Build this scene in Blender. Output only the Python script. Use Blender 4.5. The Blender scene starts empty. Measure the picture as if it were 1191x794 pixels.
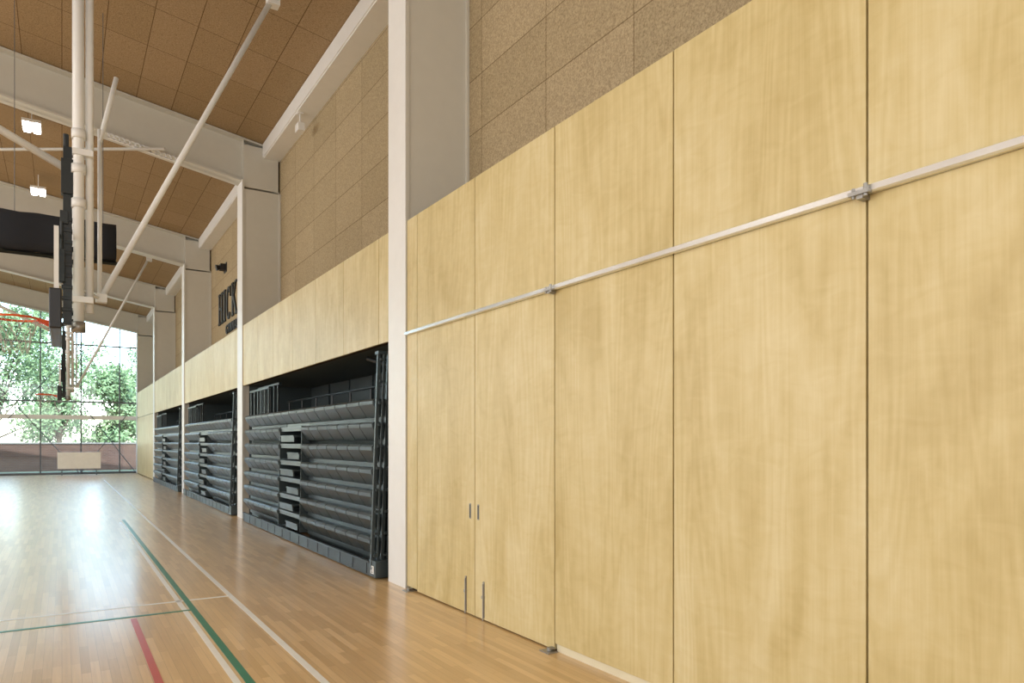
import bpy, bmesh, math, random
from mathutils import Vector, Matrix
random.seed(7)
scene = bpy.context.scene
COL = scene.collection
try:
    scene.view_settings.view_transform = 'Standard'
except Exception:
    pass

# ------------------------------------------------------------------ materials
def new_mat(name):
    m = bpy.data.materials.new(name); m.use_nodes = True
    nt = m.node_tree
    b = nt.nodes['Principled BSDF']
    return m, nt, b

def simple(name, col, rough=0.5, metal=0.0, var=0.03, scale=6.0, spec=0.5, bump=0.0):
    m, nt, b = new_mat(name)
    geo = nt.nodes.new('ShaderNodeNewGeometry')
    n = nt.nodes.new('ShaderNodeTexNoise'); n.inputs['Scale'].default_value = scale
    n.inputs['Detail'].default_value = 3
    nt.links.new(geo.outputs['Position'], n.inputs['Vector'])
    r = nt.nodes.new('ShaderNodeValToRGB')
    r.color_ramp.elements[0].position = 0.3; r.color_ramp.elements[1].position = 0.7
    r.color_ramp.elements[0].color = (*[c*(1-var) for c in col], 1)
    r.color_ramp.elements[1].color = (*[min(1, c*(1+var)) for c in col], 1)
    nt.links.new(n.outputs['Fac'], r.inputs['Fac'])
    nt.links.new(r.outputs['Color'], b.inputs['Base Color'])
    b.inputs['Roughness'].default_value = rough
    b.inputs['Metallic'].default_value = metal
    b.inputs['Specular IOR Level'].default_value = spec
    if bump:
        bp = nt.nodes.new('ShaderNodeBump'); bp.inputs['Strength'].default_value = bump
        bp.inputs['Distance'].default_value = 0.01
        nt.links.new(n.outputs['Fac'], bp.inputs['Height'])
        nt.links.new(bp.outputs['Normal'], b.inputs['Normal'])
    return m

def math_node(nt, op, a, b=None):
    n = nt.nodes.new('ShaderNodeMath'); n.operation = op
    for i, v in enumerate((a, b)):
        if v is None: continue
        if isinstance(v, (int, float)): n.inputs[i].default_value = v
        else: nt.links.new(v, n.inputs[i])
    return n.outputs[0]

def birch(name, dark, mid, light):
    m, nt, b = new_mat(name)
    geo = nt.nodes.new('ShaderNodeNewGeometry')
    oi = nt.nodes.new('ShaderNodeObjectInfo')
    off = nt.nodes.new('ShaderNodeVectorMath'); off.operation = 'SCALE'
    off.inputs[0].default_value = (3.1, 17.3, 41.7)
    nt.links.new(oi.outputs['Random'], off.inputs['Scale'])
    add = nt.nodes.new('ShaderNodeVectorMath'); add.operation = 'ADD'
    nt.links.new(geo.outputs['Position'], add.inputs[0]); nt.links.new(off.outputs[0], add.inputs[1])
    def noise(scl, scale, detail, dist=0.0):
        mp = nt.nodes.new('ShaderNodeMapping'); mp.inputs['Scale'].default_value = scl
        nt.links.new(add.outputs[0], mp.inputs['Vector'])
        n = nt.nodes.new('ShaderNodeTexNoise'); n.inputs['Scale'].default_value = scale
        n.inputs['Detail'].default_value = detail; n.inputs['Distortion'].default_value = dist
        nt.links.new(mp.outputs[0], n.inputs['Vector'])
        return n.outputs['Fac']
    cloud = noise((1, 1, .45), 1.9, 4, .9)
    flame = noise((1, 1.5, .16), 1.5, 2, 0.3)
    rings = math_node(nt, 'FRACT', math_node(nt, 'MULTIPLY', flame, 18.0))
    rings = math_node(nt, 'ABSOLUTE', math_node(nt, 'SUBTRACT', rings, 0.5))
    grain = noise((1, 1, .02), 90, 3)
    fleck = noise((1, 1, .09), 22, 3, .4)
    curl = noise((1, 1, 2.1), 4.5, 3, 1.3)
    f = math_node(nt, 'ADD', math_node(nt, 'MULTIPLY', cloud, .52), math_node(nt, 'MULTIPLY', rings, .13))
    f = math_node(nt, 'ADD', f, math_node(nt, 'MULTIPLY', grain, .12))
    f = math_node(nt, 'ADD', f, math_node(nt, 'MULTIPLY', fleck, .13))
    f = math_node(nt, 'ADD', f, math_node(nt, 'MULTIPLY', curl, .16))
    f = math_node(nt, 'ADD', f, math_node(nt, 'MULTIPLY', oi.outputs['Random'], .06))
    r = nt.nodes.new('ShaderNodeValToRGB')
    e = r.color_ramp.elements
    e[0].position = .37; e[0].color = (*dark, 1)
    e[1].position = .69; e[1].color = (*light, 1)
    k = e.new(.53); k.color = (*mid, 1)
    nt.links.new(f, r.inputs['Fac'])
    nt.links.new(r.outputs[0], b.inputs['Base Color'])
    b.inputs['Roughness'].default_value = .4
    b.inputs['Specular IOR Level'].default_value = .35
    return m

def grid_tiles(name, axes, bw, bh, off, c1, c2, seam, speck=.8):
    m, nt, b = new_mat(name)
    geo = nt.nodes.new('ShaderNodeNewGeometry')
    sp = nt.nodes.new('ShaderNodeSeparateXYZ'); nt.links.new(geo.outputs['Position'], sp.inputs[0])
    cb = nt.nodes.new('ShaderNodeCombineXYZ')
    nt.links.new(math_node(nt, 'ADD', sp.outputs[axes[0]], off[0]), cb.inputs[0])
    nt.links.new(math_node(nt, 'ADD', sp.outputs[axes[1]], off[1]), cb.inputs[1])
    br = nt.nodes.new('ShaderNodeTexBrick')
    br.offset = 0; br.squash = 1
    br.inputs['Scale'].default_value = 1
    br.inputs['Brick Width'].default_value = bw
    br.inputs['Row Height'].default_value = bh
    br.inputs['Mortar Size'].default_value = .006
    br.inputs['Mortar Smooth'].default_value = .1
    br.inputs['Bias'].default_value = 0
    br.inputs['Color1'].default_value = (*c1, 1); br.inputs['Color2'].default_value = (*c2, 1)
    br.inputs['Mortar'].default_value = (*seam, 1)
    nt.links.new(cb.outputs[0], br.inputs['Vector'])
    n = nt.nodes.new('ShaderNodeTexNoise'); n.inputs['Scale'].default_value = 60
    n.inputs['Detail'].default_value = 4; n.inputs['Roughness'].default_value = .7
    nt.links.new(geo.outputs['Position'], n.inputs['Vector'])
    rr = nt.nodes.new('ShaderNodeValToRGB')
    rr.color_ramp.elements[0].position = .36; rr.color_ramp.elements[0].color = (.55, .53, .50, 1)
    rr.color_ramp.elements[1].position = .62; rr.color_ramp.elements[1].color = (1.15, 1.15, 1.15, 1)
    nt.links.new(n.outputs['Fac'], rr.inputs['Fac'])
    mx = nt.nodes.new('ShaderNodeMix'); mx.data_type = 'RGBA'; mx.blend_type = 'MULTIPLY'
    mx.inputs[0].default_value = speck
    nt.links.new(br.outputs['Color'], mx.inputs[6]); nt.links.new(rr.outputs[0], mx.inputs[7])
    nt.links.new(mx.outputs[2], b.inputs['Base Color'])
    bp = nt.nodes.new('ShaderNodeBump'); bp.inputs['Strength'].default_value = .4; bp.inputs['Distance'].default_value = .01
    nt.links.new(n.outputs['Fac'], bp.inputs['Height']); nt.links.new(bp.outputs[0], b.inputs['Normal'])
    b.inputs['Roughness'].default_value = .95
    b.inputs['Specular IOR Level'].default_value = .1
    return m

def floor_mat():
    m, nt, b = new_mat('maple_floor')
    geo = nt.nodes.new('ShaderNodeNewGeometry')
    sp = nt.nodes.new('ShaderNodeSeparateXYZ'); nt.links.new(geo.outputs['Position'], sp.inputs[0])
    cb = nt.nodes.new('ShaderNodeCombineXYZ')
    nt.links.new(sp.outputs[1], cb.inputs[0]); nt.links.new(sp.outputs[0], cb.inputs[1])
    br = nt.nodes.new('ShaderNodeTexBrick'); br.offset = .37; br.offset_frequency = 2
    br.inputs['Scale'].default_value = 1
    br.inputs['Brick Width'].default_value = .75
    br.inputs['Row Height'].default_value = .057
    br.inputs['Mortar Size'].default_value = .0008
    br.inputs['Color1'].default_value = (.60, .395, .175, 1)
    br.inputs['Color2'].default_value = (.78, .55, .28, 1)
    br.inputs['Mortar'].default_value = (.38, .25, .12, 1)
    nt.links.new(cb.outputs[0], br.inputs['Vector'])
    mp = nt.nodes.new('ShaderNodeMapping'); mp.inputs['Scale'].default_value = (18, .8, 1)
    nt.links.new(geo.outputs['Position'], mp.inputs['Vector'])
    n = nt.nodes.new('ShaderNodeTexNoise'); n.inputs['Scale'].default_value = 3; n.inputs['Detail'].default_value = 5
    nt.links.new(mp.outputs[0], n.inputs['Vector'])
    rr = nt.nodes.new('ShaderNodeValToRGB')
    rr.color_ramp.elements[0].color = (.84, .82, .80, 1); rr.color_ramp.elements[1].color = (1.12, 1.12, 1.12, 1)
    nt.links.new(n.outputs['Fac'], rr.inputs['Fac'])
    mx = nt.nodes.new('ShaderNodeMix'); mx.data_type = 'RGBA'; mx.blend_type = 'MULTIPLY'
    mx.inputs[0].default_value = 1
    nt.links.new(br.outputs['Color'], mx.inputs[6]); nt.links.new(rr.outputs[0], mx.inputs[7])
    nt.links.new(mx.outputs[2], b.inputs['Base Color'])
    b.inputs['Roughness'].default_value = .28
    b.inputs['Specular IOR Level'].default_value = .6
    b.inputs['Coat Weight'].default_value = .35
    b.inputs['Coat Roughness'].default_value = .17
    return m

def brick_wall_mat():
    m, nt, b = new_mat('red_brick')
    geo = nt.nodes.new('ShaderNodeNewGeometry')
    sp = nt.nodes.new('ShaderNodeSeparateXYZ'); nt.links.new(geo.outputs['Position'], sp.inputs[0])
    cb = nt.nodes.new('ShaderNodeCombineXYZ')
    nt.links.new(sp.outputs[0], cb.inputs[0]); nt.links.new(sp.outputs[2], cb.inputs[1])
    br = nt.nodes.new('ShaderNodeTexBrick')
    br.inputs['Scale'].default_value = 1
    br.inputs['Brick Width'].default_value = .23; br.inputs['Row Height'].default_value = .075
    br.inputs['Mortar Size'].default_value = .008
    br.inputs['Color1'].default_value = (.075, .030, .020, 1); br.inputs['Color2'].default_value = (.12, .055, .035, 1)
    br.inputs['Mortar'].default_value = (.14, .12, .11, 1)
    nt.links.new(cb.outputs[0], br.inputs['Vector']); nt.links.new(br.outputs[0], b.inputs['Base Color'])
    b.inputs['Roughness'].default_value = .9
    return m

def glass_mat():
    m = bpy.data.materials.new('window_glass'); m.use_nodes = True
    nt = m.node_tree; nt.nodes.clear()
    o = nt.nodes.new('ShaderNodeOutputMaterial'); t = nt.nodes.new('ShaderNodeBsdfTransparent')
    t.inputs[0].default_value = (.94, .98, .97, 1)
    g = nt.nodes.new('ShaderNodeBsdfGlossy'); g.inputs['Roughness'].default_value = .02
    mx = nt.nodes.new('ShaderNodeMixShader'); mx.inputs[0].default_value = .05
    nt.links.new(t.outputs[0], mx.inputs[1]); nt.links.new(g.outputs[0], mx.inputs[2])
    nt.links.new(mx.outputs[0], o.inputs[0])
    return m

def emis(name, col, s):
    m, nt, b = new_mat(name)
    b.inputs['Base Color'].default_value = (*col, 1)
    b.inputs['Emission Color'].default_value = (*col, 1)
    b.inputs['Emission Strength'].default_value = s
    return m

BIRCH = birch('birch_plywood', (.52, .405, .175), (.635, .52, .26), (.73, .63, .375))
TILEW = grid_tiles('wood_wool_wall_tiles', (1, 2), 1.245, .61, (-4.375+1.245*30, -5.08+6.1), (.42, .335, .205), (.47, .375, .235), (.23, .17, .095))
TILEC = grid_tiles('wood_wool_ceiling_tiles', (0, 1), .61, 1.22, (61, 61), (.36, .255, .14), (.40, .285, .165), (.15, .095, .05))
FLOOR = floor_mat()
WHITE = simple('white_painted_steel', (.82, .82, .80), .4, var=.015)
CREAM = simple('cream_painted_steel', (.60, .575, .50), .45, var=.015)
BEAMC = simple('beam_cream_paint', (.60, .58, .51), .45, var=.015)
PLASTER = simple('white_plaster', (.72, .71, .67), .8, var=.015)
ALU = simple('brushed_aluminium', (.84, .85, .85), .22, .7)
STEEL = simple('dull_steel', (.35, .34, .32), .4, .8)
DARKSEAM = simple('dark_backing', (.04, .028, .016), .9)
BLK = simple('charcoal_green_plastic', (.038, .052, .055), .34, scale=3)
BLK2 = simple('black_steel', (.013, .018, .019), .4)
GREYP = simple('grey_step_plate', (.12, .15, .155), .38)
RECESS = simple('dark_recess_paint', (.055, .075, .08), .6)
PAD = simple('black_vinyl_padding', (.012, .013, .016), .4)
CURT = simple('black_curtain_fabric', (.014, .016, .022), .85, bump=.3)
ORANGE = simple('orange_rim_paint', (.75, .10, .02), .4)
NET = simple('white_net_cord', (.55, .52, .48), .9)
TAPEW = simple('white_court_paint', (.84, .84, .82), .3)
TAPEG = simple('green_court_paint', (.01, .20, .12), .3)
TAPER = simple('red_court_paint', (.55, .10, .08), .3)
GLASS = glass_mat()
LED = emis('led_panel', (1, .98, .95), 14)
MULL = simple('grey_mullion', (.12, .13, .14), .4)
LETTER = simple('black_letter', (.015, .013, .012), .5)
BARK = simple('tree_bark', (.10, .07, .045), .9, bump=.5)
LEAF = simple('green_leaves', (.17, .26, .12), .7, var=.6, scale=2)
BRICK = brick_wall_mat()
COPING = simple('stone_coping', (.22, .21, .20), .8)
GRASS = simple('pale_lawn', (.22, .27, .16), .95, var=.2)
BOARD = simple('white_laminate', (.93, .91, .87), .4)
KICK = simple('cream_kick', (.74, .68, .5), .5)

# ------------------------------------------------------------------ mesh builder
WORLD = {}
class MB:
    def __init__(s): s.v = []; s.f = []
    def box(s, x0, x1, y0, y1, z0, z1):
        i = len(s.v)
        s.v += [(x0,y0,z0),(x1,y0,z0),(x1,y1,z0),(x0,y1,z0),(x0,y0,z1),(x1,y0,z1),(x1,y1,z1),(x0,y1,z1)]
        s.f += [tuple(i+k for k in q) for q in ((3,2,1,0),(4,5,6,7),(0,1,5,4),(1,2,6,5),(2,3,7,6),(3,0,4,7))]
        return s
    def cyl(s, p0, p1, r, n=12, r1=None):
        p0, p1 = Vector(p0), Vector(p1); r1 = r if r1 is None else r1
        d = (p1-p0).normalized()
        u = d.orthogonal().normalized(); w = d.cross(u)
        i = len(s.v)
        for p, q in ((p0, r), (p1, r1)):
            for k in range(n):
                a = 2*math.pi*k/n
                s.v.append(tuple(p + u*math.cos(a)*q + w*math.sin(a)*q))
        for k in range(n):
            s.f.append((i+k, i+(k+1) % n, i+n+(k+1) % n, i+n+k))
        s.f.append(tuple(i+k for k in reversed(range(n)))); s.f.append(tuple(i+n+k for k in range(n)))
        return s
    def bar(s, p0, p1, w, h):
        p0, p1 = Vector(p0), Vector(p1); d = (p1-p0).normalized()
        up = Vector((0, 0, 1)) if abs(d.z) < .95 else Vector((0, 1, 0))
        u = d.cross(up).normalized(); v = u.cross(d).normalized()
        i = len(s.v)
        for p in (p0, p1):
            for a, b in ((-1,-1),(1,-1),(1,1),(-1,1)):
                s.v.append(tuple(p + u*a*w/2 + v*b*h/2))
        s.f += [tuple(i+k for k in q) for q in ((0,1,2,3),(7,6,5,4),(0,4,5,1),(1,5,6,2),(2,6,7,3),(3,7,4,0))]
        return s
    def prism(s, poly, a0, a1, axis='y'):
        i = len(s.v); n = len(poly)
        for a in (a0, a1):
            for p in poly:
                s.v.append((p[0], a, p[1]) if axis == 'y' else (a, p[0], p[1]))
        for k in range(n):
            s.f.append((i+k, i+(k+1) % n, i+n+(k+1) % n, i+n+k))
        s.f.append(tuple(i+k for k in reversed(range(n)))); s.f.append(tuple(i+n+k for k in range(n)))
        return s
    def torus(s, c, R, r, n=28, k=8):
        i = len(s.v)
        for a in range(n):
            A = 2*math.pi*a/n
            for b in range(k):
                B = 2*math.pi*b/k
                s.v.append((c[0]+(R+r*math.cos(B))*math.cos(A), c[1]+(R+r*math.cos(B))*math.sin(A), c[2]+r*math.sin(B)))
        for a in range(n):
            for b in range(k):
                s.f.append((i+a*k+b, i+((a+1)%n)*k+b, i+((a+1)%n)*k+(b+1)%k, i+a*k+(b+1)%k))
        return s

def make(name, mb, mat, parent=None, bevel=0, smooth=False, label=None, category=None, kind=None, group=None):
    xs = [v[0] for v in mb.v]; ys = [v[1] for v in mb.v]; zs = [v[2] for v in mb.v]
    o = Vector(((min(xs)+max(xs))/2, (min(ys)+max(ys))/2, min(zs)))
    me = bpy.data.meshes.new(name)
    me.from_pydata([tuple(Vector(v)-o) for v in mb.v], [], mb.f); me.update()
    bm = bmesh.new(); bm.from_mesh(me); bmesh.ops.recalc_face_normals(bm, faces=bm.faces); bm.to_mesh(me); bm.free()
    if smooth:
        for p in me.polygons: p.use_smooth = len(p.vertices) == 4
    me.materials.append(mat)
    ob = bpy.data.objects.new(name, me); COL.objects.link(ob)
    WORLD[ob.name] = o
    if parent is not None:
        ob.parent = parent; ob.location = o - WORLD[parent.name]
    else:
        ob.location = o
    if bevel:
        md = ob.modifiers.new('bevel', 'BEVEL'); md.width = bevel; md.segments = 2; md.limit_method = 'ANGLE'
    for k, v in (('label', label), ('category', category), ('kind', kind), ('group', group)):
        if v: ob[k] = v
    return ob

def empty(name, loc, **kw):
    ob = bpy.data.objects.new(name, None); COL.objects.link(ob); ob.location = loc
    ob.empty_display_size = .3
    WORLD[ob.name] = Vector(loc)
    for k, v in kw.items(): ob[k] = v
    return ob

def copy_tree(root, dl, keep=None):
    kids = [c for c in bpy.data.objects if c.parent == root]
    r = root.copy(); COL.objects.link(r); r.location = root.location + Vector(dl)
    WORLD[r.name] = r.location.copy()
    for c in kids:
        if keep and not keep(c): continue
        n = c.copy(); COL.objects.link(n); n.parent = r
        for g in [g for g in bpy.data.objects if g.parent == c]:
            m = g.copy(); COL.objects.link(m); m.parent = n
    return r

# ------------------------------------------------------------------ dimensions (metres)
XP = 3.176      # face of plywood panels
XT = 3.94       # face of tiled upper wall
YE = 40.5       # glazed end wall
YN = -5.0
XL = -16.0
XR = -6.0       # roof ridge
ZT = 4.0        # top of panels
ZR = 2.766      # track rail
BAY = 8.3
COLY = [7.17+BAY*i for i in range(4)]
CW = .47
def zc(x): return 8.47-.165*x if x >= XR else 8.47-.165*XR+.165*(x-XR)
def zb(x): return 7.576-.178*x if x >= XR else 7.576-.178*XR+.178*(x-XR)

# ------------------------------------------------------------------ shell
make('floor', MB().box(XL, 4.8, YN, YE, -.2, 0), FLOOR, kind='structure', label='glossy maple strip gymnasium floor')
make('ceiling', MB().prism([(4.3, zc(4.3)), (XR, zc(XR)), (XL, zc(XL)), (XL, zc(XL)+.2), (XR, zc(XR)+.2), (4.3, zc(4.3)+.2)], YN, YE+.2), TILEC,
     kind='structure', label='sloping tan wood-wool tiled ceiling')
make('wall_right', MB().box(XT, XT+.16, YN, YE, 3.96, 7.87), TILEW, kind='structure', label='tan wood-wool tiled upper wall')
mb = MB()
mb.box(XP+.03, XP+.13, YN, 7.18, 0, ZT-.03)
for i in range(3):
    y0 = COLY[i]+CW; mb.box(XP+.03, XP+.13, y0, COLY[i+1], 2.76, ZT-.03)
mb.box(XP+.03, XP+.13, COLY[3]+CW, YE, 0, ZT-.03)
mb.box(XP+.03, XT+.02, YN, YE, ZT-.035, ZT-.005)
make('wall_backing', mb, DARKSEAM, kind='structure', label='dark backing behind plywood panels')
mb = MB()
for i in range(3):
    y0 = COLY[i]+CW-.05; y1 = COLY[i+1]+.05
    mb.box(4.6, 4.66, y0, y1, 0, 2.8)
    mb.box(XP+.13, 4.6, y0, y1, 2.76, 2.82)
    mb.box(3.3, 4.6, y0-.02, y0+.04, 0, 2.76); mb.box(3.3, 4.6, y1-.04, y1+.02, 0, 2.76)
    k = y0+.6
    while k < y1-.2:
        mb.box(4.57, 4.6, k, k+.04, 0, 2.76); k += 1.2
make('wall_recess', mb, RECESS, kind='structure', label='dark painted bleacher recess lining')
make('wall_left', MB().box(XL-.2, XL, YN, YE, 0, zc(XL)+.1), PLASTER, kind='structure')
make('wall_front', MB().prism([(XL, 0), (4.1, 0), (4.1, zc(4.1)), (XR, zc(XR)), (XL, zc(XL))], YN-.2, YN), PLASTER, kind='structure')
mb = MB()
mb.prism([(XL, zb(XL)+.3), (XR, zb(XR)+.3), (4.1, zb(4.1)+.3), (4.1, zc(4.1)+.05), (XR, zc(XR)+.05), (XL, zc(XL)+.05)], YE, YE+.2)
mb.box(3.25, 4.6, YE, YE+.2, 0, 7.6); mb.box(XL, -14.2, YE, YE+.2, 0, 7)
make('wall_back', mb, PLASTER, kind='structure', label='white gable wall around end glazing')

mulx = [-.862+1.65*k for k in range(-8, 3)]
fr = MB()
for x in mulx + [3.22]:
    fr.box(x-.028, x+.028, YE+.02, YE+.16, 0, zb(x)+.3)
for z, h in ((.05, .1), (2.77, .14), (3.52, .07), (6.3, .06)):
    fr.box(-14.2, 3.25, YE+.03, YE+.15, z-h/2, z+h/2)
win = make('window_1', fr, MULL, kind='structure', label='full-height glazed curtain wall with grey mullions')
make('glass_pane', MB().prism([(-14.2, 0), (3.25, 0), (3.25, zb(3.25)+.3), (XR, zb(XR)+.3), (-14.2, zb(-14.2)+.3)], YE+.08, YE+.09), GLASS, parent=win, label='clear glazing')
make('transom', MB().box(-14.2, 3.22, YE-.06, YE+.02, 2.66, 2.86), WHITE, parent=win, label='white transom beam')
for x0, x1 in ((-4.16, .745), (.745, 3.15)):
    for a, b, yy in ((x0, x1, YE-.15), (x1, x0, YE-.11)):
        make('bracing_rod', MB().cyl((a, yy, .02), (b, yy, 6.3 if x1-x0 > 3 else 3.5), .018, 8), MULL, label='thin steel bracing rod crossing the end glazing', category='bracing rod', group='end wall bracing rods')

# ------------------------------------------------------------------ floor lines
def line(col, name, x0, x1, y0, y1, z=.002):
    make('court_line', MB().box(x0, x1, y0, y1, 0.0003, z), col, label=name, category='court line', group='painted court lines')
line(TAPEW, 'long white painted sideline', 1.45, 1.50, 0, 34)
line(TAPEG, 'long green painted sideline', 1.03, 1.085, 0, 16.5, .0022)
line(TAPEW, 'long white line beside green line', .96, 1.005, 0, 16)
line(TAPEW, 'white painted cross line', -9, 1.45, 7.77, 7.82)
line(TAPEG, 'green painted cross line', -9, 1.03, 7.31, 7.36, .0026)
line(TAPER, 'red painted court line', .52, .57, 2, 7.25, .0024)

# ------------------------------------------------------------------ plywood panels and doors
G = .006
def panel(y0, y1, z0, z1, grp):
    return make('plywood_wall_panel', MB().box(XP, XP+.028, y0+G, y1-G, z0, z1), BIRCH, bevel=.002,
        label='pale birch plywood panel '+grp, category='wall panel', group='birch panels '+grp)
seams = [-.566, .679, 1.924, 3.169, 4.416, 5.660, 6.904, 7.165]
for a, b in zip(seams[:-1], seams[1:]):
    panel(a, b, ZR+.018, ZT, 'above the storage doors')
panel(6.904, 7.165, .03, ZR-.018, 'beside the white column')
n = 1
for a, b in list(zip(seams[:-2], seams[1:-1]))[::-1]:
    zlo = .012 if n <= 2 else .06
    d = make('door_%d' % n, MB().box(XP, XP+.028, a+G, b-G, zlo, ZR-.02), BIRCH, bevel=.002, kind='structure',
             label='tall flush birch plywood storage door')
    if n in (1, 2):
        yy = 5.741 if n == 1 else 5.590
        hd = make('flush_pull', MB().box(XP-.004, XP, yy-.015, yy+.015, .89, 1.03), STEEL, parent=d, bevel=.001, label='small steel flush pull')
        make('pull_recess', MB().box(XP-.005, XP-.004, yy-.009, yy+.009, .90, 1.02), BLK2, parent=hd)
        yb = 5.82 if n == 1 else 5.49
        bt = MB(); bt.box(XP-.008, XP, yb-.011, yb+.011, .03, .35)
        bt.cyl((XP-.012, yb, .004), (XP-.012, yb, .33), .006, 8)
        bt.box(XP-.02, XP, yb-.014, yb+.014, .2, .225)
        make('surface_bolt', bt, STEEL, parent=d, label='slim steel door bolt')
    n += 1
make('baseboard_right', MB().box(XP+.012, XP+.032, -1, 4.40, 0, .055), KICK, kind='structure', label='cream kick strip under doors')
rail = MB()
rail.prism([(XP-.04, ZR-.014), (XP-.04, ZR+.014), (XP-.028, ZR+.02), (XP-.001, ZR+.02), (XP-.001, ZR-.02), (XP-.028, ZR-.02)], -1, 7.15)
rl = make('door_track_rail', rail, ALU, label='long aluminium rail across plywood doors', category='rail')
for y in (4.416, 1.924):
    b = MB(); b.box(XP-.075, XP-.041, y-.05, y+.05, ZR-.028, ZR-.012)
    b.cyl((XP-.06, y-.03, ZR-.04), (XP-.06, y-.03, ZR+.018), .010, 12)
    b.cyl((XP-.06, y+.03, ZR-.04), (XP-.06, y+.03, ZR+.008), .008, 12)
    b.box(XP-.06, XP-.002, y-.016, y+.016, ZR-.045, ZR-.026)
    make('pivot_bracket', b, STEEL, parent=rl, label='steel pivot bracket')
for y in (4.43, 7.03):
    b = MB(); b.box(XP-.09, XP-.002, y-.06, y+.06, 0, .008); b.cyl((XP-.04, y, .006), (XP-.04, y, .03), .018, 14)
    b.box(XP-.05, XP-.002, y-.02, y+.02, .02, .032)
    make('floor_pivot', b, STEEL, label='small steel floor pivot at door foot', category='door pivot', group='floor pivots')

for i in range(3):
    base = COLY[i]
    ss = [base+CW, base+.81]+[base+.81+1.2465*k for k in range(1, 7)]
    ss[-1] = base+BAY
    for a, b in zip(ss[:-1], ss[1:]): panel(a, b, 2.75, ZT, 'above the bleacher bays')
ss = [COLY[3]+CW+1.245*k for k in range(6)]+[YE-.02]
for a, b in zip(ss[:-1], ss[1:]):
    panel(a, b, 2.77, ZT, 'beside the end glazing'); panel(a, b, .03, 2.75, 'beside the end glazing')

# ------------------------------------------------------------------ columns and roof steel
XF = XP-.008
for i, y in enumerate(COLY+[39.9]):
    c = MB(); w = CW
    c.box(XF, XF+.035, y, y+w, 0, zb(3.14)+.02)
    c.box(XF+.034, XT-.03, y+.015, y+w-.015, 0, zb(XT)-.02)
    c.box(XT-.031, XT-.002, y-.03, y+w+.03, ZT+.002, zb(XT)-.02)
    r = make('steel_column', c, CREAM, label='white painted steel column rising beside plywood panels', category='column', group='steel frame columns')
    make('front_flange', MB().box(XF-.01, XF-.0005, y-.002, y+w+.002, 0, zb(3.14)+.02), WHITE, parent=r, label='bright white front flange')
def beam(y):
    mb = MB()
    yc = y+CW/2
    for a, b in [(3.93, XR), (XR, XL+.05)]:
        mb.prism([(a, zb(a)), (b, zb(b)), (b, zc(b)-.01), (a, zc(a)-.01)], yc-.02, yc+.02)
        for t in (0, 1):
            f = (lambda x: zb(x)) if t == 0 else (lambda x: zc(x)-.05)
            mb.prism([(a, f(a)), (b, f(b)), (b, f(b)+.035), (a, f(a)+.035)], yc-.18, yc+.18)
    for x in (3.2,):
        mb.prism([(x-.01, zb(x)+.03), (x+.01, zb(x)+.03), (x+.01, zc(x)-.05), (x-.01, zc(x)-.05)], yc-.17, yc+.17)
    mb.box(3.2, 3.9, yc-.2, yc+.2, zb(3.9)+.02, zc(3.9)-.05)
    return make('roof_beam', mb, BEAMC, label='deep white steel roof beam under tiled ceiling', category='roof beam', group='steel roof beams')
for y in COLY+[39.9]: beam(y)
ys = [YN]+COLY+[39.9]
for i in range(5):
    a = ys[i]+(CW-.02 if i else 0); b = ys[i+1]+.04
    mb = MB(); mb.box(XT-.34, XT-.002, a, b, 7.56, 7.60)
    mb.box(XT-.19, XT-.16, a, b, 7.6, 7.80); mb.box(XT-.34, XT-.002, a, b, 7.80, 7.815)
    mb.box(XT-.36, XT-.33, a, b, 7.58, 7.86)
    make('eave_beam', mb, WHITE, label='white steel eave beam along top of tiled wall', category='eave beam', group='eave beams')
make('roof_brace_pipe', MB().cyl((1.68, 15.2, 7.24), (-11.0, 23.5, 7.3), .03, 12), WHITE, smooth=True, label='thin white pipe spanning between roof beams', category='pipe')
fl = MB(); fl.box(3.60, 3.72, 12.9, 13.1, 7.22, 7.36); fl.cyl((3.66, 13.0, 7.35), (3.66, 13.0, 7.56), .015, 8); fl.box(3.61, 3.71, 12.95, 13.05, 7.54, 7.56)
make('eave_lamp', fl, WHITE, label='small white lamp box hung below eave beam', category='lamp')
t = MB(); y = COLY[1]+.005
x0 = .75; L = 1.25
for k in range(15):
    x = x0+k*L/14; t.box(x-.014, x+.014, y, y+.05, zb(x)-.10, zb(x)-.002)
for dz in (-.016, -.10):
    t.prism([(x0-.02, zb(x0-.02)+dz), (x0+L+.02, zb(x0+L+.02)+dz), (x0+L+.02, zb(x0+L+.02)+dz+.015), (x0-.02, zb(x0-.02)+dz+.015)], y, y+.05)
make('cable_tray', t, WHITE, label='white perforated cable tray fixed below roof beam', category='cable tray')

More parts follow.
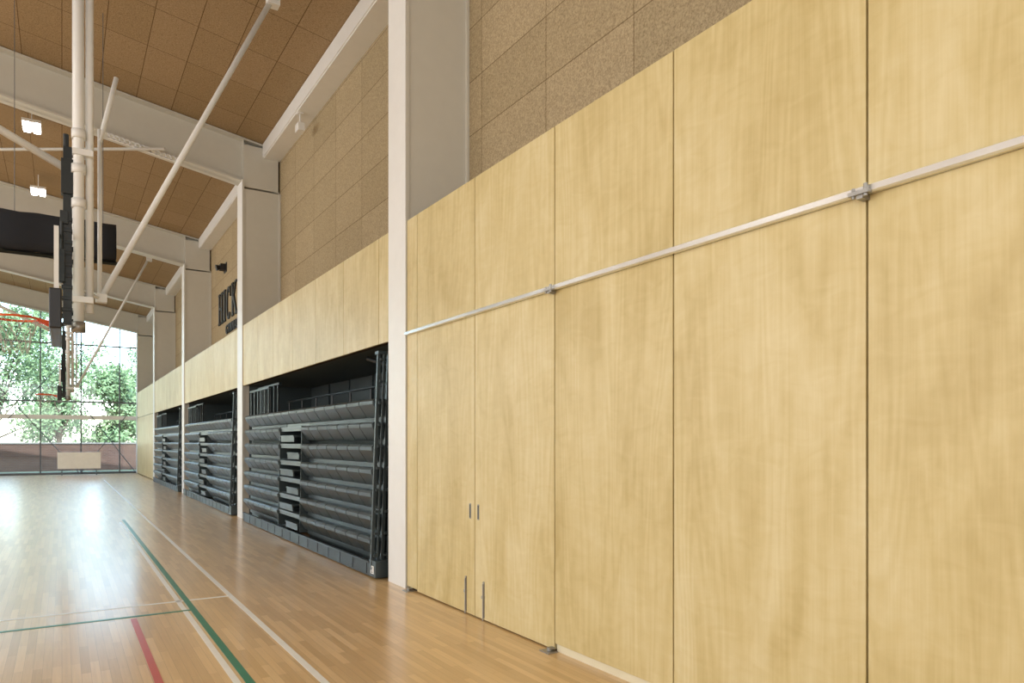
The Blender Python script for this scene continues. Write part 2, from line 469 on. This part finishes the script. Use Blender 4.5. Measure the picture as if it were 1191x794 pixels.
# ------------------------------------------------------------------ bleachers
def bleacher():
    X0 = 3.065; Y0 = 7.98; YA = 10.98; YB = 12.27; Y1 = 14.93
    root = empty('telescopic_bleacher', (3.5, 11.5, 0), label='retracted charcoal telescopic bleacher stacked inside plywood bay', category='bleacher', group='retracted bleachers')
    kb = MB(); kb.box(X0, X0+.03, Y0, Y1, .012, .17); kb.box(X0-.012, X0+.03, Y0, Y1, .165, .185)
    k = Y0+.1
    while k < Y1: kb.box(X0-.006, X0, k, k+.03, .03, .165); k += .48
    make('kick_board', kb, BLK2, parent=root, bevel=.003)
    k = Y0+.3
    while k < Y1:
        make('wheel', MB().cyl((X0+.12, k-.02, .05), (X0+.12, k+.02, .05), .05, 14), BLK2, parent=root); k += 1.8
    bd = MB()
    bd.box(X0+.17, 3.98, Y0+.02, YA-.01, .1, 2.08); bd.box(X0+.17, 3.98, YB+.01, Y1-.02, .1, 2.08); bd.box(X0+.42, 3.98, YA-.05, YB+.05, .1, 2.08)
    make('understructure', bd, BLK2, parent=root)
    for i in range(7):
        z = .2+i*.274; x = X0+.006*i
        def prof(o): return [(x+o+.004, z+.195-o), (x+o+.0, z+.235-o), (x+o+.03, z+.262-o), (x+.30, z+.262-o), (x+.30, z+.235), (x+.095, z+.212), (x+.145, z+.07), (x+.13, z+.045+o), (x+.10+o, z+.05+o)]
        for (a, b) in ((Y0, YA), (YB, Y1)) if i < 6 else ((Y0, Y1),):
            m = MB(); nmod = max(1, round((b-a)/.46)); w = (b-a)/nmod
            m.prism(prof(.010), a+.002, b-.002)
            for k in range(nmod):
                m.prism(prof(0), a+k*w+.010, a+(k+1)*w-.010)
            m.box(x+.14, x+.18, a, b, z-.02, z+.25)
            make('seat_row', m, BLK, parent=root, bevel=.003)
        if i < 6:
            m = MB(); m.box(x+.03, x+.42, YA+.02, YB-.02, z+.235, z+.262)
            m.box(x+.04, x+.06, YA+.02, YB-.02, z+.19, z+.236)
            make('aisle_step', m, GREYP, parent=root, bevel=.003)
            s0 = YA+.06+.30*(i % 2); s1 = YA+.72+.42*(i % 2)
            m = MB(); m.box(x-.01, x+.3, s0, s1, z+.10, z+.125); m.box(x, x+.02, s0, s1, z+.02, z+.101)
            make('intermediate_step', m, BLK, parent=root, bevel=.003)
            for yy in (YA+.0, YB-.015):
                make('aisle_end_plate', MB().box(x+.02, x+.4, yy, yy+.015, z, z+.27), BLK, parent=root)
    g = MB()
    for k in range(6):
        yy = 13.35+k*.28
        g.box(X0+.12, X0+.15, yy, yy+.04, 2.08, 2.58)
    g.box(X0+.11, X0+.16, 13.3, 14.85, 2.56, 2.60)
    make('guard_rail', g, BLK2, parent=root, bevel=.004)
    g = MB()
    for k in range(6):
        yy = 13.41+k*.28
        g.box(X0+.30, X0+.33, yy, yy+.04, 2.06, 2.66)
    g.box(X0+.29, X0+.34, 13.3, 14.95, 2.64, 2.68)
    make('guard_rail', g, BLK2, parent=root, bevel=.004)
    g = MB(); g.cyl((3.9, 8.2, 2.4), (3.9, 14.8, 2.4), .02, 10)
    for k in range(8): g.cyl((3.9, 8.3+k*.9, 2.07), (3.9, 8.3+k*.9, 2.4), .015, 8)
    make('rear_rail', g, BLK2, parent=root)
    make('strut', MB().cyl((3.5, 9.2, 2.72), (4.2, 8.1, 2.3), .03, 10), BLK2, parent=root)
    for j in range(5):
        x = X0+.05+j*.12
        m = MB()
        m.bar((x-.05, Y0-.06-.012*j, .1), (x+.04, Y0-.06-.012*j, 2.66), .04, .035)
        m.bar((x+.0, Y0-.10-.012*j, .1), (x+.09, Y0-.10-.012*j, 2.66), .025, .025)
        for q in range(10):
            zz = .25+q*.255; sh = .09*zz/2.6
            m.box(x-.05+sh, x+.02+sh, Y0-.11-.012*j, Y0-.02, zz, zz+.03)
        m.box(x+.01, x+.12, Y0-.12-.012*j, Y0, 2.62, 2.66)
        make('end_rail', m, BLK, parent=root, bevel=.003)
    m = MB(); m.box(X0-.01, X0+.75, Y0-.20, Y0-.005, .02, .20); m.box(X0-.015, X0+.3, Y0-.21, Y0, .2, .215)
    make('end_base_frame', m, BLK, parent=root, bevel=.004)
    tg = make('number_tag', MB().box(X0-.014, X0-.0105, Y0-.15, Y0-.06, .06, .15), BOARD, parent=root, label='small white number tag')
    one = MB(); one.box(X0-.016, X0-.0142, Y0-.109, Y0-.097, .075, .135); one.box(X0-.016, X0-.0142, Y0-.12, Y0-.086, .07, .08); one.box(X0-.016, X0-.0142, Y0-.12, Y0-.100, .124, .135)
    make('tag_numeral', one, LETTER, parent=tg, label='black numeral 1')
    return root
B = bleacher()
for i in (1, 2): copy_tree(B, (0, BAY*i, 0), keep=lambda c: not c.name.startswith('number_tag'))

# ------------------------------------------------------------------ lettering on tiled wall
XF0, XF1 = XT-.04, XT-.003
zb0, zt0 = 5.0, 5.9
sign = empty('wall_lettering', (XT, 20.6, 4.6), label='black serif letters HICK above small GYMNASIUM on tan wall', category='lettering')
y = 22.42
def rect(L, ya, yb, za, zb_): L.box(XF0, XF1, min(ya, yb), max(ya, yb), za, zb_)
def stem(L, c, s=.068):
    rect(L, c-s, c+s, zb0, zt0); rect(L, c-.125, c+.125, zb0, zb0+.06); rect(L, c-.125, c+.125, zt0-.06, zt0)
L = MB(); stem(L, y-.12); stem(L, y-.52); rect(L, y-.47, y-.17, 5.42, 5.49)
make('letter', L, LETTER, parent=sign, label='letter H')
L = MB(); stem(L, y-.92); make('letter', L, LETTER, parent=sign, label='letter I')
L = MB(); cc = y-1.47; N = 22
for k in range(N):
    a0 = math.radians(42+276*k/N); a1 = math.radians(42+276*(k+1)/N)
    def P(a, rr, rz): return (cc-math.cos(a)*rr, 5.45+math.sin(a)*rz)
    L.prism([P(a0, .29, .455), P(a1, .29, .455), P(a1, .165, .395), P(a0, .165, .395)], XF0, XF1, axis='x')
rect(L, cc-.26, cc-.215, 5.60, 5.88)
make('letter', L, LETTER, parent=sign, label='letter C')
L = MB(); c = y-2.03; stem(L, c)
L.prism([(c-.05, 5.36), (c-.05, 5.46), (c-.36, 5.86), (c-.44, 5.86)], XF0, XF1, axis='x')
L.prism([(c-.10, 5.44), (c-.18, 5.56), (c-.54, 5.04), (c-.40, 5.04)], XF0, XF1, axis='x')
rect(L, c-.60, c-.34, zb0, zb0+.06); rect(L, c-.54, c-.30, zt0-.06, zt0)
make('letter', L, LETTER, parent=sign, label='letter K')
cu = bpy.data.curves.new('t', 'FONT'); cu.body = 'GYMNASIUM'; cu.size = .36; cu.extrude = .015; cu.space_character = 1.25; cu.offset = .006
tob = bpy.data.objects.new('t', cu); COL.objects.link(tob)
bpy.context.view_layer.update()
me = bpy.data.meshes.new_from_object(tob.evaluated_get(bpy.context.evaluated_depsgraph_get()))
bpy.data.objects.remove(tob)
me.materials.clear(); me.materials.append(LETTER)
g = bpy.data.objects.new('subtitle_lettering', me); COL.objects.link(g); g.parent = sign
me.transform(Matrix(((0, 0, -1), (-1, 0, 0), (0, 1, 0))).to_4x4())
g.location = Vector((XT-.02, 21.35, 4.62))-WORLD[sign.name]
g['label'] = 'small black capitals GYMNASIUM'
sp = MB(); sp.box(XT-.16, XT-.01, 21.35, 21.6, 6.45, 6.62); sp.cyl((XT-.26, 21.47, 6.5), (XT-.15, 21.47, 6.53), .09, 16, .05); sp.box(XT-.02, XT, 21.3, 21.65, 6.4, 6.66)
make('horn_speaker', sp, LETTER, label='small black horn speaker mounted on tiled wall', category='speaker')

# ------------------------------------------------------------------ side-court basketball backstop
def backstop():
    Y = 10.2
    r = empty('basketball_backstop', (.2, Y, 2.8), label='ceiling-hung basketball backstop with white pipe mast and braces', category='basketball hoop', group='side court backstops')
    def part(name, mb, mat, **k): return make(name, mb, mat, parent=r, **k)
    zt = zc(.3)
    part('mast', MB().cyl((.165, Y-.55, 2.93), (.165, Y-.55, zt), .055, 16), WHITE, smooth=True)
    part('mast', MB().cyl((.165, Y+.55, 3.0), (.165, Y+.55, zt), .055, 16), WHITE, smooth=True)
    part('mast', MB().cyl((.275, Y-.5, 3.1), (.275, Y-.5, zt), .042, 16), WHITE, smooth=True)
    for z in (4.35, 4.75, 5.15): part('clamp_collar', MB().cyl((.165, Y-.55, z-.05), (.165, Y-.55, z+.05), .075, 16), WHITE, smooth=True)
    part('foot_cap', MB().cyl((.165, Y-.55, 2.86), (.165, Y-.55, 2.98), .07, 16), STEEL, smooth=True)
    for z in (3.2, 4.9): part('clamp_plate', MB().box(.10, .31, Y-.62, Y-.45, z, z+.07), WHITE, bevel=.004)
    for z in (3.1, 4.4): part('crossbar', MB().cyl((.165, Y-.55, z), (.165, Y+.55, z), .04, 14), WHITE, smooth=True)
    ha = MB().box(.01, .10, Y-.52, Y-.44, 2.95, 5.0).box(-.02, .06, Y-.55, Y-.42, 4.1, 4.25).box(-.01, .11, Y-.55, Y-.42, 4.45, 4.85).cyl((.04, Y-.48, 4.85), (.04, Y-.48, 5.15), .03, 12)
    for q in range(9): ha.box(-.005, .105, Y-.53, Y-.43, 3.1+q*.13, 3.14+q*.13)
    part('height_adjuster', ha, BLK2, bevel=.004)
    part('winch_box', MB().box(-.035, .03, Y-.60, Y-.50, 3.42, 3.80).cyl((-.002, Y-.55, 3.8), (-.002, Y-.55, 4.12), .018, 10).box(-.03, .02, Y-.56, Y-.44, 3.55, 3.6), BLK2, bevel=.006)
    for yy in (Y-.35, Y+.35):
        for z in (3.05, 3.8): part('arm', MB().bar((-.03, yy, z), (.165, yy, z+.08), .05, .05), BLK2)
    fr = MB(); a, b = Y-.915, Y+.915
    fr.box(-.075, -.03, a, b, 2.9, 2.95); fr.box(-.075, -.03, a, b, 3.92, 3.97); fr.box(-.075, -.03, a, a+.05, 2.95, 3.92); fr.box(-.075, -.03, b-.05, b, 2.95, 3.92)
    bb = part('backboard', fr, WHITE, label='framed glass backboard')
    make('backboard_glass', MB().box(-.065, -.055, a+.05, b-.05, 2.95, 3.92), GLASS, parent=bb)
    tq = MB()
    for yy in (Y-.3, Y+.3): tq.box(-.07, -.066, yy-.025, yy+.025, 3.05, 3.5)
    tq.box(-.07, -.066, Y-.3, Y+.3, 3.46, 3.51); tq.box(-.07, -.066, Y-.3, Y+.3, 3.05, 3.10)
    make('target_square', tq, WHITE, parent=bb)
    p = MB(); p.box(-.12, -.0, a-.03, b+.03, 2.84, 2.93); p.box(-.12, 0, a-.04, a+.02, 2.84, 3.28); p.box(-.12, 0, b-.02, b+.04, 2.84, 3.28)
    make('edge_padding', p, PAD, parent=bb, bevel=.015, label='black edge padding')
    rc = (-.46, Y, 3.05)
    rm = MB().torus(rc, .23, .013); rm.box(-.24, -.082, Y-.07, Y+.07, 3.02, 3.045); rm.box(-.095, -.081, Y-.09, Y+.09, 2.95, 3.12)
    rm.bar((-.24, Y-.12, 3.04), (-.09, Y-.06, 3.0), .018, .03).bar((-.24, Y+.12, 3.04), (-.09, Y+.06, 3.0), .018, .03)
    rm.prism([(-.26, 3.035), (-.09, 3.045), (-.09, 2.95)], Y-.05, Y+.05)
    hoop = part('rim', rm, ORANGE, label='orange steel rim')
    nt = MB(); K = 12
    lv = [(0, .23, 3.04), (1, .2, 2.94), (2, .165, 2.84), (3, .14, 2.74), (4, .125, 2.64)]
    for (i0, r0, z0), (i1, r1, z1) in zip(lv[:-1], lv[1:]):
        for k in range(K):
            for sgn in (-.5, .5):
                a0 = 2*math.pi*(k+(.5 if i0 % 2 else 0))/K; a1 = a0+sgn*2*math.pi/K
                nt.cyl((rc[0]+r0*math.cos(a0), Y+r0*math.sin(a0), z0), (rc[0]+r1*math.cos(a1), Y+r1*math.sin(a1), z1), .0035, 4)
    make('net', nt, NET, parent=hoop, label='white cord net')
    part('diagonal_brace', MB().cyl((.40, Y-.3, 3.32), (2.42, Y-.3, 7.62), .036, 14), WHITE, smooth=True)
    part('brace_clamp', MB().box(2.34, 2.50, Y-.37, Y-.23, 7.50, 7.66).cyl((2.42, Y-.3, 7.6), (2.42, Y-.3, zc(2.42)), .03, 12).box(2.32, 2.52, Y-.4, Y-.2, zc(2.52)-.04, zc(2.52)), WHITE)
    part('brace_foot', MB().box(.34, .46, Y-.35, Y-.25, 3.27, 3.37), WHITE)
    part('hanger_pipe', MB().cyl((.385, Y-.3, 3.3), (.385, Y-.3, 5.35), .025, 12).cyl((.385, Y-.3, 5.2), (.56, Y-.3, 6.02), .028, 12).cyl((.165, Y-.55, 3.32), (.40, Y-.3, 3.32), .02, 10), WHITE, smooth=True)
    part('back_brace', MB().cyl((.15, Y-.2, 4.79), (-5.9, Y-.2, 7.8), .045, 14).cyl((-5.9, Y-.2, 7.75), (-5.9, Y-.2, zc(-5.9)), .045, 14).cyl((.165, Y-.55, 4.76), (.165, Y+.55, 4.76), .035, 12), WHITE, smooth=True)
    return r
BS = backstop()
copy_tree(BS, (0, 16.2, 0))

# rolled divider curtain
c = MB(); Yc = 13.0
n = 60; x0, x1 = -12.0, .73
pts = []
prof = [(0, 4.46), (-.09, 4.50), (-.13, 4.6), (-.10, 4.75), (-.12, 4.9), (-.06, 5.04), (0, 5.06), (.07, 5.03), (.12, 4.88), (.10, 4.7), (.13, 4.58), (.08, 4.48)]
for i in range(n+1):
    x = x0+(x1-x0)*i/n; k = 1+.14*math.sin(i*1.9)+.06*math.sin(i*4.1)
    pts.append([(x, Yc+p[0]*k, p[1]+.010*math.sin(i*2.3)) for p in prof])
m = len(prof)
for row in pts: c.v += row
for i in range(n):
    for j in range(m):
        c.f.append((i*m+j, i*m+(j+1) % m, (i+1)*m+(j+1) % m, (i+1)*m+j))
c.f.append(tuple(range(m))); c.f.append(tuple(n*m+j for j in range(m)))
cr = empty('divider_curtain', (-5.6, Yc, 4.4), label='long black divider curtain bundled up under the roof', category='curtain')
make('bundled_fabric', c, CURT, parent=cr, smooth=True)
for x in (.55, -.6, -2.4, -4.2, -6, -7.8, -9.6, -11.4):
    make('lift_cable', MB().cyl((x, Yc, 5.0), (x, Yc, zc(x)), .005, 6), MULL, parent=cr)
make('batten_pipe', MB().cyl((x0, Yc-.02, 4.43), (.8, Yc-.02, 4.43), .03, 12), BLK2, parent=cr, smooth=True)

# ------------------------------------------------------------------ LED high-bay fixtures
def highbay(x, y, drop, lab):
    z = zc(x)-drop
    r = empty('high_bay_light', (x, y, z), label='small white twin-panel LED high-bay light '+lab, category='ceiling light', group='ceiling lights')
    make('housing', MB().box(x-.17, x+.17, y-.3, y+.3, z, z+.06).box(x-.05, x+.05, y-.1, y+.1, z+.06, z+.12), WHITE, parent=r, bevel=.006)
    make('suspension_rod', MB().cyl((x, y, z+.11), (x, y, zc(x)-.005), .01, 8), WHITE, parent=r)
    for a, b in ((-.15, -.03), (.03, .15)):
        make('diffuser', MB().box(x+a, x+b, y-.27, y+.27, z-.03, z-.001), LED, parent=r, label='glowing white diffuser')
highbay(-.54, 18.2, .3, 'near a roof beam'); highbay(-.52, 22.3, .45, 'hung below the ceiling')

# ------------------------------------------------------------------ white folding table at end wall
r = empty('folding_table', (.7, 39.5, 0), label='white folded table tipped upright before end glazing', category='table')
Yt = 39.5
make('table_top', MB().box(-.18, 1.58, Yt-.03, Yt+.03, .30, 1.08), BOARD, parent=r, bevel=.01)
for x in (.0, 1.4):
    lg = MB(); lg.box(x-.02, x+.02, Yt+.031, Yt+.06, .05, .9); lg.bar((x, Yt-.3, .07), (x, Yt+.35, .07), .04, .04)
    for yy in (Yt-.3, Yt+.33): lg.cyl((x-.015, yy, .035), (x+.015, yy, .035), .035, 12)
    make('leg', lg, MULL, parent=r, label='grey wheeled leg')

# ------------------------------------------------------------------ outdoors
make('lawn', MB().box(-60, 60, YE+.25, 110, -.15, -.052), GRASS, label='pale sunlit lawn outside the glazing', category='lawn', kind='stuff')
bw = make('brick_garden_wall', MB().box(-22, 22, 47, 47.25, -.05, 1.45), BRICK, label='low red brick garden wall before trees', category='wall')
make('coping', MB().box(-22, 22, 46.96, 47.29, 1.45, 1.53), COPING, parent=bw, label='pale stone coping')
def tree(x, y, h, seed, lab):
    rnd = random.Random(seed)
    r = empty('tree', (x, y, -.05), label=lab, category='tree', group='trees outside')
    t = MB(); t.cyl((x, y, -.05), (x+.1, y, h*.45), .2, 12, .13)
    cl = []
    for i in range(15):
        a = rnd.uniform(0, 6.28); rr = rnd.uniform(.2, 1)*h*.27
        p = Vector((x+rr*math.cos(a), y+rr*math.sin(a), h*(.2+.74*rnd.random())))
        cl.append((p, h*rnd.uniform(.12, .19)))
        t.cyl((x+.05, y, h*(.14+.1*rnd.random())), tuple(p), .06, 6, .02)
    make('trunk', t, BARK, parent=r)
    m = MB()
    for p, s in cl:
        for i in range(480):
            d = Vector((rnd.gauss(0, 1), rnd.gauss(0, 1), rnd.gauss(0, 1))).normalized()*s*(rnd.random()**.4)
            q = p+d; u = Vector((rnd.gauss(0, 1), rnd.gauss(0, 1), rnd.gauss(0, 1))).normalized(); w = u.orthogonal().normalized()
            l = rnd.uniform(.10, .19); i0 = len(m.v)
            if q.z < .3: continue
            m.v += [tuple(q-u*l), tuple(q+w*l*.5), tuple(q+u*l), tuple(q-w*l*.5)]; m.f.append((i0, i0+1, i0+2, i0+3))
    make('foliage', m, LEAF, parent=r)['kind'] = 'stuff'
for i, (x, y, h) in enumerate(((-3.6, 52.2, 10), (-.2, 61.5, 9.5), (2.9, 51.5, 6.2), (7.6, 56.5, 7.5), (-10.5, 61, 10), (-12.5, 52, 7.5), (14.5, 60, 9), (6.0, 70, 10))):
    tree(x, y, h, i+3, 'leafy green broadleaf tree behind brick wall' if h < 9 else 'tall leafy green tree behind brick wall')

# ------------------------------------------------------------------ light
def area(name, loc, rot, sx, sy, power, col=(1, 1, 1)):
    l = bpy.data.lights.new(name, 'AREA'); l.shape = 'RECTANGLE'; l.size = sx; l.size_y = sy; l.energy = power; l.color = col
    o = bpy.data.objects.new(name, l); COL.objects.link(o); o.location = loc; o.rotation_euler = rot
    return o
area('daylight_side_window', (-15.5, 14, 4.2), (0, -math.pi/2, 0), 5, 34, 2150, (.98, .99, 1))
area('near_wall_fill', (-5, YN+.3, 4.4), (math.pi/2, 0, 0), 16, 6, 520, (.98, .99, 1))  # fill lamp added at the windowless near wall to brighten the column sides
for y in (2, 12, 22, 32):
    area('high_bay_bank', (-7, y, 8.6), (0, 0, 0), 6, 2.5, 230, (1, .98, .95))
area('daylight_end_window', (-5.5, YE-.4, 4.4), (-math.pi/2, 0, 0), 17, 6, 150, (.90, .95, 1))
sun = bpy.data.lights.new('sun', 'SUN'); sun.energy = 8; sun.angle = .01
so = bpy.data.objects.new('sun', sun); COL.objects.link(so); so.rotation_euler = (math.radians(38), 0, math.radians(-8))

w = bpy.data.worlds.new('world'); scene.world = w; w.use_nodes = True
nt = w.node_tree; bg = nt.nodes['Background']
sky = nt.nodes.new('ShaderNodeTexSky'); sky.sky_type = 'NISHITA'; sky.sun_disc = False
sky.sun_elevation = math.radians(45); sky.sun_rotation = math.radians(180)
nt.links.new(sky.outputs[0], bg.inputs[0]); bg.inputs[1].default_value = 1.1

# ------------------------------------------------------------------ camera
cam = bpy.data.cameras.new('camera'); cam.sensor_width = 36; cam.lens = 25.03; cam.shift_y = .0974
co = bpy.data.objects.new('camera', cam); COL.objects.link(co)
co.location = (0, 0, 1.6); co.rotation_euler = (math.pi/2, 0, -math.radians(32.30))
scene.camera = co
